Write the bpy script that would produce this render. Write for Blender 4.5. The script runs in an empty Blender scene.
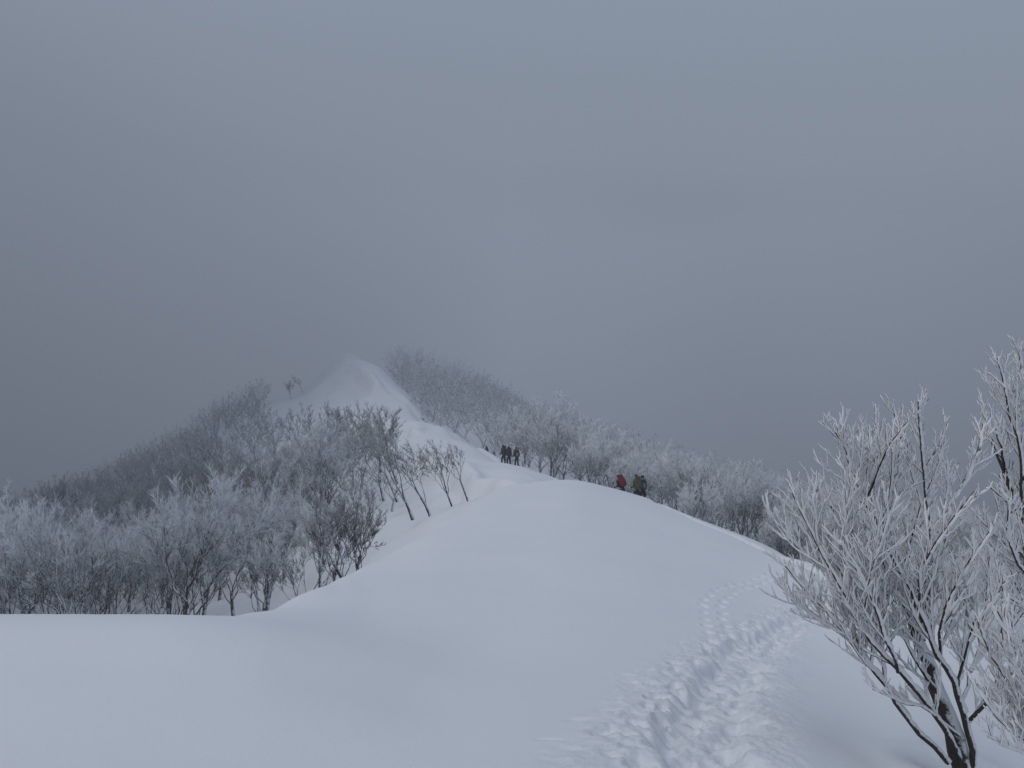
import bpy, math, random, time
import numpy as np
from mathutils import Vector, Matrix, noise as mnoise

T0 = time.time()
PI = math.pi
R = math.radians
scene = bpy.context.scene
COL = scene.collection
F, HZ, CX = 788.0, 384.0, 512.0          # focal length in pixels, eye level, centre of the photograph
EYE = 0.0                                # eye height is the zero of the terrain

# ------------------------------------------------------------------ helpers
def link(o, parent=None):
    COL.objects.link(o)
    if parent is not None:
        o.parent = parent
    return o

def tag(o, label=None, cat=None, group=None, kind=None):
    if label: o['label'] = label
    if cat: o['category'] = cat
    if group: o['group'] = group
    if kind: o['kind'] = kind
    return o

def empty(name, loc, rz=0.0, sc=1.0):
    o = bpy.data.objects.new(name, None)
    o.empty_display_size = 0.3
    o.location = loc
    o.rotation_euler = (0, 0, rz)
    o.scale = (sc, sc, sc)
    return link(o)

def np_mesh(name, verts, faces4=None, faces3=None, mat=None, smooth=True):
    me = bpy.data.meshes.new(name)
    verts = np.asarray(verts, np.float32)
    loops, starts, n = [], [], 0
    if faces4 is not None and len(faces4):
        f = np.asarray(faces4, np.int32)
        loops.append(f.ravel()); starts.append(np.arange(len(f)) * 4); n = len(f) * 4
    if faces3 is not None and len(faces3):
        f = np.asarray(faces3, np.int32)
        loops.append(f.ravel()); starts.append(n + np.arange(len(f)) * 3)
    loops = np.concatenate(loops).astype(np.int32)
    starts = np.concatenate(starts).astype(np.int32)
    me.vertices.add(len(verts)); me.vertices.foreach_set('co', verts.ravel())
    me.loops.add(len(loops)); me.loops.foreach_set('vertex_index', loops)
    me.polygons.add(len(starts)); me.polygons.foreach_set('loop_start', starts)
    me.update(calc_edges=True)
    if smooth:
        me.polygons.foreach_set('use_smooth', np.ones(len(starts), bool))
    if mat: me.materials.append(mat)
    me.validate()
    return me

# ------------------------------------------------------------------ materials
def new_mat(name):
    m = bpy.data.materials.new(name); m.use_nodes = True
    nt = m.node_tree; nt.nodes.clear()
    return m, nt

def nd(nt, typ, **kw):
    n = nt.nodes.new(typ)
    for k, v in kw.items():
        if k.startswith('_'): n.inputs[k[1:].replace('__', ' ')].default_value = v
        else: setattr(n, k, v)
    return n

def principled(nt, rough=0.8, spec=0.2):
    out = nd(nt, 'ShaderNodeOutputMaterial')
    b = nd(nt, 'ShaderNodeBsdfPrincipled')
    b.inputs['Roughness'].default_value = rough
    b.inputs['Specular IOR Level'].default_value = spec
    nt.links.new(b.outputs[0], out.inputs[0])
    return b

def mat_snow():
    m, nt = new_mat('snow'); b = principled(nt, 0.65, 0.15); L = nt.links.new
    geo = nd(nt, 'ShaderNodeNewGeometry')
    n1 = nd(nt, 'ShaderNodeTexNoise', _Scale=0.35, _Detail=5.0)
    n2 = nd(nt, 'ShaderNodeTexNoise', _Scale=28.0, _Detail=8.0, _Roughness=0.7)
    n3 = nd(nt, 'ShaderNodeTexNoise', _Scale=150.0, _Detail=4.0)
    for n in (n1, n2, n3): L(geo.outputs['Position'], n.inputs['Vector'])
    mix = nd(nt, 'ShaderNodeMix', data_type='RGBA')
    mix.inputs['A'].default_value = (0.80, 0.835, 0.88, 1); mix.inputs['B'].default_value = (0.88, 0.895, 0.92, 1)
    L(n1.outputs[0], mix.inputs['Factor']); L(mix.outputs['Result'], b.inputs['Base Color'])
    bp = nd(nt, 'ShaderNodeBump', _Strength=0.22, _Distance=0.02); L(n2.outputs[0], bp.inputs['Height'])
    bp2 = nd(nt, 'ShaderNodeBump', _Strength=0.18, _Distance=0.004); L(n3.outputs[0], bp2.inputs['Height'])
    L(bp.outputs[0], bp2.inputs['Normal'])
    tr = nd(nt, 'ShaderNodeAttribute', attribute_name='trodden')          # crumbly broken snow where people walked
    n4 = nd(nt, 'ShaderNodeTexNoise', _Scale=22.0, _Detail=7.0, _Roughness=0.75); L(geo.outputs['Position'], n4.inputs['Vector'])
    mu = nd(nt, 'ShaderNodeMath', operation='MULTIPLY'); L(n4.outputs[0], mu.inputs[0]); L(tr.outputs['Fac'], mu.inputs[1])
    bp3 = nd(nt, 'ShaderNodeBump', _Strength=0.5, _Distance=0.024); L(mu.outputs[0], bp3.inputs['Height'])
    L(bp2.outputs[0], bp3.inputs['Normal']); L(bp3.outputs[0], b.inputs['Normal'])
    return m

def mat_bark(name, c0, c1, frost_col, frost_amt, scale=6.0):
    """dark bark with snow sticking to the upper and windward sides"""
    m, nt = new_mat(name); b = principled(nt, 0.85, 0.1); L = nt.links.new
    geo = nd(nt, 'ShaderNodeNewGeometry'); tc = nd(nt, 'ShaderNodeTexCoord')
    n = nd(nt, 'ShaderNodeTexNoise', _Scale=scale, _Detail=6.0, _Roughness=0.7); L(tc.outputs['Object'], n.inputs['Vector'])
    ramp = nd(nt, 'ShaderNodeMix', data_type='RGBA'); ramp.inputs['A'].default_value = (*c0, 1); ramp.inputs['B'].default_value = (*c1, 1)
    n2 = nd(nt, 'ShaderNodeTexNoise', _Scale=scale * 3.5, _Detail=4.0); L(tc.outputs['Object'], n2.inputs['Vector'])
    L(n2.outputs[0], ramp.inputs['Factor'])
    dot = nd(nt, 'ShaderNodeVectorMath', operation='DOT_PRODUCT'); dot.inputs[1].default_value = Vector((0.55, -0.25, 0.8)).normalized()
    L(geo.outputs['Normal'], dot.inputs[0])
    add = nd(nt, 'ShaderNodeMath', operation='ADD'); L(dot.outputs['Value'], add.inputs[0])
    ms = nd(nt, 'ShaderNodeMath', operation='MULTIPLY_ADD'); L(n.outputs[0], ms.inputs[0]); ms.inputs[1].default_value = 2.4; ms.inputs[2].default_value = -1.2 + frost_amt
    L(ms.outputs[0], add.inputs[1])
    mr = nd(nt, 'ShaderNodeMapRange', interpolation_type='SMOOTHSTEP'); mr.inputs['From Min'].default_value = 0.15; mr.inputs['From Max'].default_value = 0.55
    L(add.outputs[0], mr.inputs['Value'])
    mx = nd(nt, 'ShaderNodeMix', data_type='RGBA'); L(mr.outputs[0], mx.inputs['Factor']); L(ramp.outputs['Result'], mx.inputs['A'])
    mx.inputs['B'].default_value = (*frost_col, 1); L(mx.outputs['Result'], b.inputs['Base Color'])
    bp = nd(nt, 'ShaderNodeBump', _Strength=0.6, _Distance=0.02); L(n2.outputs[0], bp.inputs['Height']); L(bp.outputs[0], b.inputs['Normal'])
    return m

def mat_rime(name, ca, cb):
    m, nt = new_mat(name); b = principled(nt, 0.7, 0.12); L = nt.links.new
    geo = nd(nt, 'ShaderNodeNewGeometry')
    n = nd(nt, 'ShaderNodeTexNoise', _Scale=14.0, _Detail=5.0, _Roughness=0.7); L(geo.outputs['Position'], n.inputs['Vector'])
    mx = nd(nt, 'ShaderNodeMix', data_type='RGBA'); mx.inputs['A'].default_value = (*ca, 1); mx.inputs['B'].default_value = (*cb, 1)
    L(n.outputs[0], mx.inputs['Factor']); L(mx.outputs['Result'], b.inputs['Base Color'])
    n2 = nd(nt, 'ShaderNodeTexNoise', _Scale=90.0, _Detail=4.0, _Roughness=0.75); L(geo.outputs['Position'], n2.inputs['Vector'])
    bp = nd(nt, 'ShaderNodeBump', _Strength=0.7, _Distance=0.01); L(n2.outputs[0], bp.inputs['Height']); L(bp.outputs[0], b.inputs['Normal'])
    return m

def mat_twig(name, dark, light, bias, crown=True):
    """fine twigs in hoar frost: white on the windward side, bark showing on the lee side; differs from tree to tree"""
    m, nt = new_mat(name); b = principled(nt, 0.85, 0.05); L = nt.links.new
    geo = nd(nt, 'ShaderNodeNewGeometry'); oi = nd(nt, 'ShaderNodeObjectInfo')
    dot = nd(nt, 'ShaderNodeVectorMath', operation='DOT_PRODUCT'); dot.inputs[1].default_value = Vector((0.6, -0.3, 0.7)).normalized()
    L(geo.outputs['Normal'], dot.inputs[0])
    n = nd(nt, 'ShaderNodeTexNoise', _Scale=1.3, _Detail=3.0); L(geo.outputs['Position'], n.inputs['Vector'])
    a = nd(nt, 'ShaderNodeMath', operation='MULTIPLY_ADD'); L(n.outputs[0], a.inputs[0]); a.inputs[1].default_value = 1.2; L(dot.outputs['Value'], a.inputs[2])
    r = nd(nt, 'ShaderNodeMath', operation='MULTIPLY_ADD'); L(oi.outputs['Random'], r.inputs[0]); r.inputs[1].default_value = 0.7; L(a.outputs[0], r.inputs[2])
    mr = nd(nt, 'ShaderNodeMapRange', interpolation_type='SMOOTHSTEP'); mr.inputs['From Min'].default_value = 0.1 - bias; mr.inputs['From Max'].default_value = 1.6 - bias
    if crown:                                                  # shade painted into the inner and lower crown, along with thinner frost
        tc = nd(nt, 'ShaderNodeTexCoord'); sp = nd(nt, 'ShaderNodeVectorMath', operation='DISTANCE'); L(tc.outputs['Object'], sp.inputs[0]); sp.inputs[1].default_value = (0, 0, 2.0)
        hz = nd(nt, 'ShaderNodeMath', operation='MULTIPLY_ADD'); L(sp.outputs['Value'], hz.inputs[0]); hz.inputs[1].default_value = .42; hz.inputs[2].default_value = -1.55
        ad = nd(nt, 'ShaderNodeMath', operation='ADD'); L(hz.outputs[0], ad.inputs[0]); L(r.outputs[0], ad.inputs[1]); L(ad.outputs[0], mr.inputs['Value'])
    else: L(r.outputs[0], mr.inputs['Value'])
    mx = nd(nt, 'ShaderNodeMix', data_type='RGBA'); L(mr.outputs[0], mx.inputs['Factor'])
    mx.inputs['A'].default_value = (*dark, 1); mx.inputs['B'].default_value = (*light, 1); L(mx.outputs['Result'], b.inputs['Base Color'])
    return m

def mat_cloth(name, c, rough=0.8, var=0.35):
    m, nt = new_mat(name); b = principled(nt, rough, 0.2); L = nt.links.new
    tc = nd(nt, 'ShaderNodeTexCoord'); n = nd(nt, 'ShaderNodeTexNoise', _Scale=7.0, _Detail=4.0); L(tc.outputs['Object'], n.inputs['Vector'])
    mx = nd(nt, 'ShaderNodeMix', data_type='RGBA'); mx.inputs['A'].default_value = (*[x * (1 - var) for x in c], 1); mx.inputs['B'].default_value = (*[min(1, x * (1 + var)) for x in c], 1)
    L(n.outputs[0], mx.inputs['Factor']); L(mx.outputs['Result'], b.inputs['Base Color'])
    bp = nd(nt, 'ShaderNodeBump', _Strength=0.4, _Distance=0.02); L(n.outputs[0], bp.inputs['Height']); L(bp.outputs[0], b.inputs['Normal'])
    return m

M_SNOW = mat_snow()
M_TRUNK = mat_bark('frosted_bark', (0.012, 0.011, 0.011), (0.06, 0.055, 0.052), (0.62, 0.65, 0.70), -0.15, 3.0)
M_TRUNK_R = mat_bark('rimed_bark', (0.014, 0.013, 0.014), (0.07, 0.065, 0.065), (0.66, 0.69, 0.74), .12, 3.0)
M_BARK_NEAR = mat_bark('near_bark', (0.012, 0.010, 0.009), (0.095, 0.082, 0.07), (0.74, 0.76, 0.79), 0.02, 9.0)
M_RIME = mat_rime('rime', (0.76, 0.775, 0.81), (0.90, 0.905, 0.915))
M_TWIG_L = mat_twig('twigs_left', (0.034, 0.036, 0.041), (0.70, 0.74, 0.80), -0.05)
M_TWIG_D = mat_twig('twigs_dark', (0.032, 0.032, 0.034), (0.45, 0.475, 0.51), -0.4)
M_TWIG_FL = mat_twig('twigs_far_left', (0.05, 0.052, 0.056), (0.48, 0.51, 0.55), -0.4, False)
M_TWIG_FR = mat_twig('twigs_far_right', (0.06, 0.063, 0.07), (0.72, 0.75, 0.80), .1, False)
M_TWIG_R = mat_twig('twigs_right', (0.036, 0.038, 0.044), (0.80, 0.835, 0.88), 0.36)

# ------------------------------------------------------------------ terrain height
def pchip(x, y, xq):
    x = np.asarray(x, float); y = np.asarray(y, float)
    h = np.diff(x); d = np.diff(y) / h
    m = np.zeros_like(y); m[0], m[-1] = d[0], d[-1]
    for i in range(1, len(x) - 1):
        if d[i - 1] * d[i] > 0:
            w1, w2 = 2 * h[i] + h[i - 1], h[i] + 2 * h[i - 1]
            m[i] = (w1 + w2) / (w1 / d[i - 1] + w2 / d[i])
    k = np.clip(np.searchsorted(x, xq) - 1, 0, len(x) - 2)
    t = np.clip((xq - x[k]) / h[k], 0, 1)
    return ((1 + 2 * t) * (1 - t) ** 2 * y[k] + t * (1 - t) ** 2 * h[k] * m[k] + t * t * (3 - 2 * t) * y[k + 1] + t * t * (t - 1) * h[k] * m[k + 1])

NEAR = [(1.5, 1251), (3, 915)]
FARP = [(600, 900), (1400, 1000)]
# profiles of the ground along bearings (bearing as pixel column): (distance ahead, slope as pixel row)
PROF = {
 -900: [(5, 790), (7, 760), (9, 760), (14, 860), (30, 860), (60, 760), (110, 680), (170, 620), (260, 640), (400, 760)],
 -300: [(5, 770), (7, 692), (9, 645), (10, 642), (11.5, 655), (15, 700), (22, 712), (35, 700), (55, 668), (80, 622), (110, 588), (140, 562), (170, 555), (250, 600), (400, 740)],
 0:    [(5, 765), (7, 672), (9, 618), (10, 614), (11.2, 622), (14, 665), (20, 690), (30, 685), (42, 667), (55, 645), (80, 600), (110, 560), (140, 530), (170, 522), (250, 575), (400, 720)],
 150:  [(5, 764), (7, 672), (9, 617), (10, 614), (11.5, 621), (14, 655), (20, 680), (30, 676), (42, 660), (55, 635), (80, 583), (110, 535), (150, 484), (180, 464), (220, 478), (300, 560), (400, 700)],
 250:  [(5, 763), (7, 673), (9, 622), (10, 616), (11, 614), (14, 610), (16, 624), (20, 650), (30, 655), (42, 640), (55, 610), (70, 572), (100, 505), (140, 440), (170, 414), (190, 407), (230, 432), (300, 530), (400, 680)],
 300:  [(5, 763), (7, 679), (9, 631), (10.5, 620), (12, 613), (15, 602), (17, 594), (19, 604), (24, 633), (35, 622), (50, 585), (70, 528), (100, 468), (125, 430), (150, 414), (170, 397), (182, 391), (192, 394), (205, 412), (300, 490), (400, 660)],
 325:  [(5, 763), (7, 682), (9, 636), (10.6, 624), (12, 616), (15, 599), (18, 585), (20, 586), (26, 612), (38, 605), (52, 562), (70, 508), (90, 462), (115, 430), (150, 402), (172, 377), (183, 371), (193, 376), (208, 398), (225, 420), (300, 485), (400, 655)],
 338:  [(5, 763), (7, 684), (9, 638), (11, 624), (12.5, 614), (16, 593), (19, 580), (20.5, 578), (25, 600), (34, 603), (48, 568), (65, 519), (85, 470), (105, 440), (125, 421), (150, 396), (172, 365), (183, 358), (193, 365), (208, 388), (225, 412), (300, 480), (400, 648)],
 360:  [(5, 763), (7, 687), (9, 642), (11.2, 626), (13, 613), (16, 592), (20, 573), (22, 567), (25, 580), (32, 595), (46, 564), (60, 521), (79, 473), (98, 446), (120, 421), (146, 393), (168, 362), (181, 355.5), (193, 361), (208, 378), (222, 384), (240, 384), (262, 388), (310, 475), (410, 635)],
 350:  [(5, 763), (7, 686), (9, 640), (11, 626), (13, 612), (16, 592), (19, 577), (21, 573), (24, 586), (30, 600), (45, 573), (60, 526), (80, 474), (100, 445), (125, 418), (150, 393), (172, 359), (183, 351.5), (193, 359), (208, 384), (225, 396), (300, 475), (400, 640)],
 372:  [(5, 763), (7, 689), (9, 645), (11.3, 627), (13, 614), (16, 592), (20, 571), (23, 562), (26, 572), (33, 588), (46, 556), (60, 515), (78, 471), (95, 447), (115, 424), (140, 394), (160, 370), (176, 363), (188, 368), (205, 380), (222, 378), (240, 374), (262, 382), (320, 474), (420, 630)],
 400:  [(5, 763), (7, 694), (9, 650), (12, 623), (16, 591), (20, 568), (24, 552), (26, 548), (29, 558), (36, 570), (48, 538), (60, 503), (75, 468), (90, 444), (110, 423), (130, 404), (145, 392), (158, 390), (172, 391), (195, 384), (235, 369), (262, 373), (350, 470), (450, 620)],
 440:  [(5, 763), (7, 700), (9, 657), (12, 624), (16, 590), (22, 553), (27, 531), (31, 522), (35, 529), (42, 527), (50, 506), (60, 482), (72, 462), (90, 442), (110, 428), (125, 431), (150, 424), (200, 394), (242, 378), (275, 386), (350, 480), (450, 620)],
 480:  [(5, 762), (8, 678), (12, 625), (16, 590), (22, 552), (30, 515), (36, 500), (40, 499), (46, 499), (55, 484), (65, 470), (80, 457), (90, 452), (96, 453), (110, 456), (150, 430), (200, 404), (242, 392), (275, 400), (350, 490), (450, 630)],
 512:  [(5, 762), (8, 678), (12, 625), (16, 590), (22, 552), (30, 513), (38, 490), (42, 485), (48, 485), (58, 476), (68, 469), (77, 466), (86, 469), (100, 466), (120, 455), (150, 436), (200, 413), (245, 404), (280, 414), (350, 500), (450, 640)],
 560:  [(5, 762), (8, 678), (12, 624), (16, 589), (22, 551), (30, 512), (38, 486), (42, 480), (47, 481), (56, 488), (70, 484), (85, 483), (110, 470), (150, 445), (200, 426), (250, 426), (300, 460), (450, 660)],
 630:  [(5, 763), (8, 680), (12, 627), (16, 592), (22, 556), (30, 520), (37, 500), (42, 494), (46, 495), (53, 500), (65, 507), (80, 511), (110, 494), (150, 468), (190, 452), (240, 458), (300, 500), (450, 680)],
 700:  [(5, 766), (8, 684), (12, 634), (16, 602), (22, 568), (28, 541), (34, 524), (38, 520), (42, 523), (50, 537), (65, 545), (80, 540), (110, 515), (150, 487), (190, 474), (240, 490), (300, 540), (450, 700)],
 770:  [(5, 772), (8, 692), (12, 644), (16, 613), (22, 580), (28, 557), (34, 547), (38, 551), (46, 570), (60, 580), (80, 565), (110, 535), (150, 503), (190, 497), (240, 520), (300, 580), (450, 720)],
 810:  [(5, 778), (8, 700), (12, 650), (16, 615), (20, 590), (25, 570), (28, 564), (31, 568), (38, 592), (50, 606), (80, 580), (110, 548), (150, 518), (190, 514), (240, 540), (300, 600), (450, 740)],
 880:  [(5, 806), (6.5, 762), (9, 700), (12, 650), (15, 615), (18, 600), (21, 607), (28, 640), (40, 642), (60, 612), (80, 590), (110, 560), (150, 532), (190, 530), (240, 560), (450, 760)],
 960:  [(5, 835), (6.5, 769), (9, 692), (12, 642), (14, 628), (16, 634), (22, 672), (35, 668), (60, 622), (80, 598), (110, 570), (150, 545), (190, 545), (240, 580), (450, 780)],
 1024: [(5, 852), (6.5, 787), (9, 703), (12, 653), (14, 656), (20, 690), (35, 680), (60, 632), (80, 606), (110, 580), (150, 558), (190, 560), (240, 600), (450, 800)],
 1300: [(5, 930), (6.5, 870), (9, 790), (11, 770), (14, 790), (22, 800), (40, 760), (70, 680), (110, 630), (160, 600), (240, 650), (450, 820)],
 1900: [(5, 1050), (7, 1000), (10, 960), (14, 980), (25, 920), (50, 800), (100, 700), (160, 660), (240, 700), (450, 860)],
}
PX0, PX1, DPX = -900.0, 1900.0, 3.0
LD0, LD1, DLD = math.log(1.5), math.log(1400), 0.01
for _c in PROF:                       # the right flank lies a little lower
    if _c >= 512: PROF[_c] = [(d, p + (13 * min(1, (d - 95) / 25) if 95 < d < 290 else 0)) for d, p in PROF[_c]]
gx = np.arange(PX0, PX1 + .1, DPX); gl = np.arange(LD0, LD1, DLD)
cols = sorted(PROF)
tmp = np.array([pchip([math.log(a) for a, _ in NEAR + PROF[c] + FARP], [b for _, b in NEAR + PROF[c] + FARP], gl) for c in cols])
TAB = np.array([pchip(cols, tmp[:, j], gx) for j in range(len(gl))]).T      # [px, ld]
def gauss1(a, s, ax):
    r = int(3 * s); k = np.exp(-0.5 * (np.arange(-r, r + 1) / s) ** 2); k /= k.sum()
    a = np.moveaxis(a, ax, 0); p = np.concatenate([np.repeat(a[:1], r, 0), a, np.repeat(a[-1:], r, 0)])
    return np.moveaxis(sum(k[i] * p[i:i + len(a)] for i in range(2 * r + 1)), 0, ax)
_sm = gauss1(TAB, 9.0, 0)
_w = np.clip((gl - math.log(9.5)) / (math.log(15) - math.log(9.5)), 0, 1)[None, :]; _w = _w * _w * (3 - 2 * _w)
TAB = gauss1(gauss1(_sm * (1 - _w) + TAB * _w, 1.1, 0), 1.6, 1)

def hash2(ix, iy, seed):
    h = (ix.astype(np.int64) * 374761393 + iy.astype(np.int64) * 668265263 + seed * 1442695041) & 0x7fffffff
    h = ((h ^ (h >> 13)) * 1274126177) & 0x7fffffff
    return ((h ^ (h >> 16)) & 0xffff) / 65535.0
def vnoise(x, y, seed=0):
    ix, iy = np.floor(x), np.floor(y); fx, fy = x - ix, y - iy
    fx = fx * fx * fx * (fx * (fx * 6 - 15) + 10); fy = fy * fy * fy * (fy * (fy * 6 - 15) + 10)
    a = hash2(ix, iy, seed); b = hash2(ix + 1, iy, seed); c = hash2(ix, iy + 1, seed); d = hash2(ix + 1, iy + 1, seed)
    return (a + (b - a) * fx) * (1 - fy) + (c + (d - c) * fx) * fy - 0.5
def fbm(x, y, seed=0, octs=4, gain=0.5):
    s, a = 0.0, 1.0
    for o in range(octs):
        s = s + a * vnoise(x, y, seed + o * 17); x, y, a = x * 2.03 + 5.1, y * 2.03 + 1.7, a * gain
    return s
def sstep(a, b, x):
    t = np.clip((x - a) / (b - a), 0, 1); return t * t * (3 - 2 * t)

def base_h(x, y):
    x = np.asarray(x, float); y = np.asarray(y, float)
    yc = np.maximum(y, 1.5)
    px = np.clip(CX + F * x / yc, PX0, PX1 - 1e-3); ld = np.clip(np.log(yc), LD0, LD1 - 2 * DLD)
    u = (px - PX0) / DPX; v = (ld - LD0) / DLD
    i = np.clip(u.astype(int), 0, len(gx) - 2); j = np.clip(v.astype(int), 0, len(gl) - 2); fu, fv = u - i, v - j
    s = (TAB[i, j] * (1 - fu) + TAB[i + 1, j] * fu) * (1 - fv) + (TAB[i, j + 1] * (1 - fu) + TAB[i + 1, j + 1] * fu) * fv
    z = -(s - HZ) / F * yc
    return np.maximum(z, -190)

def P(px, d, py=None):
    """world point on a bearing at a distance ahead; on the ground unless a row is given"""
    x = (px - CX) / F * d
    z = float(base_h(x, d)) if py is None else -(py - HZ) / F * d
    return Vector((x, d, z))

def polydist(x, y, pts):
    """signed distance to a polyline (left of its direction positive) and position along it"""
    best = np.full(x.shape, 1e9); sg = np.zeros(x.shape); al = np.zeros(x.shape); acc = 0.0
    for (ax, ay), (bx, by) in zip(pts[:-1], pts[1:]):
        dx, dy = bx - ax, by - ay; L = math.hypot(dx, dy)
        t = np.clip(((x - ax) * dx + (y - ay) * dy) / (L * L), 0, 1)
        qx, qy = x - ax - t * dx, y - ay - t * dy; dd = np.hypot(qx, qy); m = dd < best
        best = np.where(m, dd, best); sg = np.where(m, np.sign(dx * qy - dy * qx), sg); al = np.where(m, acc + t * L, al); acc += L
    return best * sg, al, acc

def xy(px, d): return ((px - CX) / F * d, d)
TRAIL = [xy(*p) for p in [(676, 3.6), (688, 4.6), (705, 6), (722, 8), (742, 10.5), (772, 13.5), (812, 17), (834, 20), (824, 24), (792, 28), (745, 32), (700, 35.2), (662, 40), (640, 47), (626, 55), (600, 60), (560, 66), (520, 74), (498, 80), (470, 92), (448, 105), (424, 122), (398, 140), (372, 160), (352, 180)]]
STEPS2 = [xy(*p) for p in [(724, 11.5), (714, 14), (712, 16.5), (730, 19), (758, 21.5), (778, 23.5)]]
CORN = [[xy(*p) for p in [(498, 50), (484, 55), (470, 61), (455, 67), (438, 74), (424, 82)]],
        [xy(*p) for p in [(418, 92), (404, 100), (390, 108), (374, 118), (366, 128)]],
        [xy(*p) for p in [(376, 142), (366, 150), (358, 160), (352, 170)]]]

# boot holes: (x, y, along, across, depth, heading)
rng = random.Random(7)
HOLES = []
def along(pts, step):
    out, carry = [], 0.0
    for (ax, ay), (bx, by) in zip(pts[:-1], pts[1:]):
        L = math.hypot(bx - ax, by - ay); t = carry
        while t < L:
            out.append((ax + (bx - ax) * t / L, ay + (by - ay) * t / L, math.atan2(by - ay, bx - ax))); t += step
        carry = t - L
    return out
for k, (x, y, a) in enumerate(along(TRAIL[:14], 0.36)):                      # hollows of the boots in the trough
    for r in range(2 if y < 20 else 1):
        off = (.15 if (k + r) % 2 else -.15) + rng.gauss(0, .09)
        HOLES.append((x - math.sin(a) * off, y + math.cos(a) * off, rng.uniform(.14, .20), rng.uniform(.07, .11), rng.uniform(.04, .10) if y < 26 else .13, a + rng.gauss(0, .3)))
    if y < 20:
        for r in range(4):                                                   # shallow scuffs to both sides
            off = min(.95, .32 + rng.expovariate(4.4)) * (1 if rng.random() < .72 else -.6)
            if y > 9: off *= .75
            HOLES.append((x - math.sin(a) * off + rng.gauss(0, .1), y + math.cos(a) * off, rng.uniform(.08, .17), rng.uniform(.03, .06), rng.uniform(.015, .045), rng.gauss(-.45, .4)))
        if rng.random() < .5:
            off = .3 + rng.random() * .45
            HOLES.append((x - math.sin(a) * off, y + math.cos(a) * off, rng.uniform(.12, .17), rng.uniform(.06, .09), rng.uniform(.05, .09), a + rng.gauss(0, .3)))
for k, (x, y, a) in enumerate(along(STEPS2, 0.42)):
    off = .16 * (-1) ** k
    HOLES.append((x - math.sin(a) * off, y + math.cos(a) * off + rng.gauss(0, .05), .16, .09, rng.uniform(.05, .11), a + rng.gauss(0, .3)))

def surface_h(x, y):
    z = base_h(x, y)
    d = np.hypot(x, y)
    z = z + 0.09 * fbm(x / 4.5, y / 4.5, 3, 2, .35) * np.clip(d / 12, .25, 1.0)            # wind-laid drifts
    z = z + 0.006 * fbm(x / .55 + .4 * y, y / .9, 9, 3)
    far = sstep(34, 60, y)
    z = z + far * (0.9 + .8 * sstep(120, 165, y)) * fbm(x / 11.0, y / 11.0, 21, 4, .45)
    for pts, A in zip(CORN, (1.7, 2.4, 1.6)):                                             # cornice: a drop on the left of the crest
        s, al, tot = polydist(x, y, pts)
        s = s + 3.0 * fbm(x / 6.0, y / 6.0, 33, 2)
        m = sstep(0, 4, al) * sstep(0, 4, tot - al)
        z = z - A * m * sstep(-0.2, 1.0, s) * (1 - sstep(3.5, 11, s)) + .5 * m * np.exp(-((s + .8) / .9) ** 2)
    # the trodden path
    s, al, tot = polydist(x, y, TRAIL)
    wob = .22 * fbm(x / .7, y / .7, 51, 3)
    nearw = np.where(y < 60, 0.36, 0.8); dep = np.where(y < 24, .11, np.where(y < 60, .2, .28))
    w = np.abs(s + wob * 1.2)
    z = z - dep * (1 - sstep(nearw * .5, nearw * 1.1, w)) + .015 * np.exp(-((w - nearw * 1.75) / .2) ** 2)
    rough = 1 - sstep(.4, .9, np.abs(s + .2 * wob) - .25 * (s > 0))
    z = z + rough * (y < 24) * (.026 * fbm(x / .13, y / .13, 71, 4, .8))
    bx, by = xy(962, 6.5); rr = np.hypot(x - bx, (y - by) * .9)
    z = z - .13 * np.exp(-(rr / .22) ** 2) + .05 * np.exp(-((rr - .5) / .2) ** 2)
    return z, s, rough * (y < 45)

def holes_apply(x, y, z):
    for hx, hy, la, lb, dp, a in HOLES:
        m = np.nonzero((np.abs(x - hx) < .6) & (np.abs(y - hy) < .6))[0]
        if not len(m): continue
        dx, dy = x[m] - hx, y[m] - hy; ca, sa = math.cos(a), math.sin(a)
        q = np.sqrt(((dx * ca + dy * sa) / la) ** 2 + ((-dx * sa + dy * ca) / lb) ** 2)
        q = q + .5 * fbm(x[m] / .07, y[m] / .07, 91, 2)
        z[m] += -dp * (1 - sstep(.35, 1.2, q)) + .12 * dp * np.exp(-((q - 1.45) / .28) ** 2)

def build_ground():
    AY = -8.0
    ys = [-7.0]
    while ys[-1] < 1300:
        d = max(ys[-1], 0); ys.append(ys[-1] + (max(.02, .0048 * d) if d > 2.5 else .12) * (1 if d < 260 else 3))
    ys = np.array(ys)
    a = [-1.25]
    while a[-1] < 1.25:                                                   # finer columns where the path runs
        t = math.tan(a[-1])
        a.append(a[-1] + (.0012 if .05 < t < .30 else .0028 if -.5 < t < .55 else .02))
    a = np.array(a)
    X = np.tan(a)[None, :] * (ys - AY)[:, None]; Y = np.repeat(ys[:, None], len(a), 1)
    x, y = X.ravel(), Y.ravel()
    z, s, trod = surface_h(x, y)
    sel = np.nonzero((y < 60) & (y > 2.5) & (np.abs(s) < 2.5) | ((y < 26) & (y > 9) & (x > 2) & (x < 9)))[0]
    zs = z[sel].copy(); holes_apply(x[sel], y[sel], zs); z[sel] = zs
    nr, nc = X.shape
    i = (np.arange(nr - 1)[:, None] * nc + np.arange(nc - 1)[None, :]).ravel()
    quads = np.stack([i, i + 1, i + nc + 1, i + nc], 1)
    me = np_mesh('snow_ground', np.stack([x, y, z], 1), quads, None, M_SNOW)
    at_ = me.attributes.new('trodden', 'FLOAT', 'POINT'); at_.data.foreach_set('value', trod.astype(np.float32))
    o = bpy.data.objects.new('snow_ground', me); link(o)
    tag(o, 'smooth snow covered ridge and slopes with a trodden footpath', 'snow ground', kind='structure')
    print('ground', len(x), time.time() - T0)
build_ground()

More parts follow.
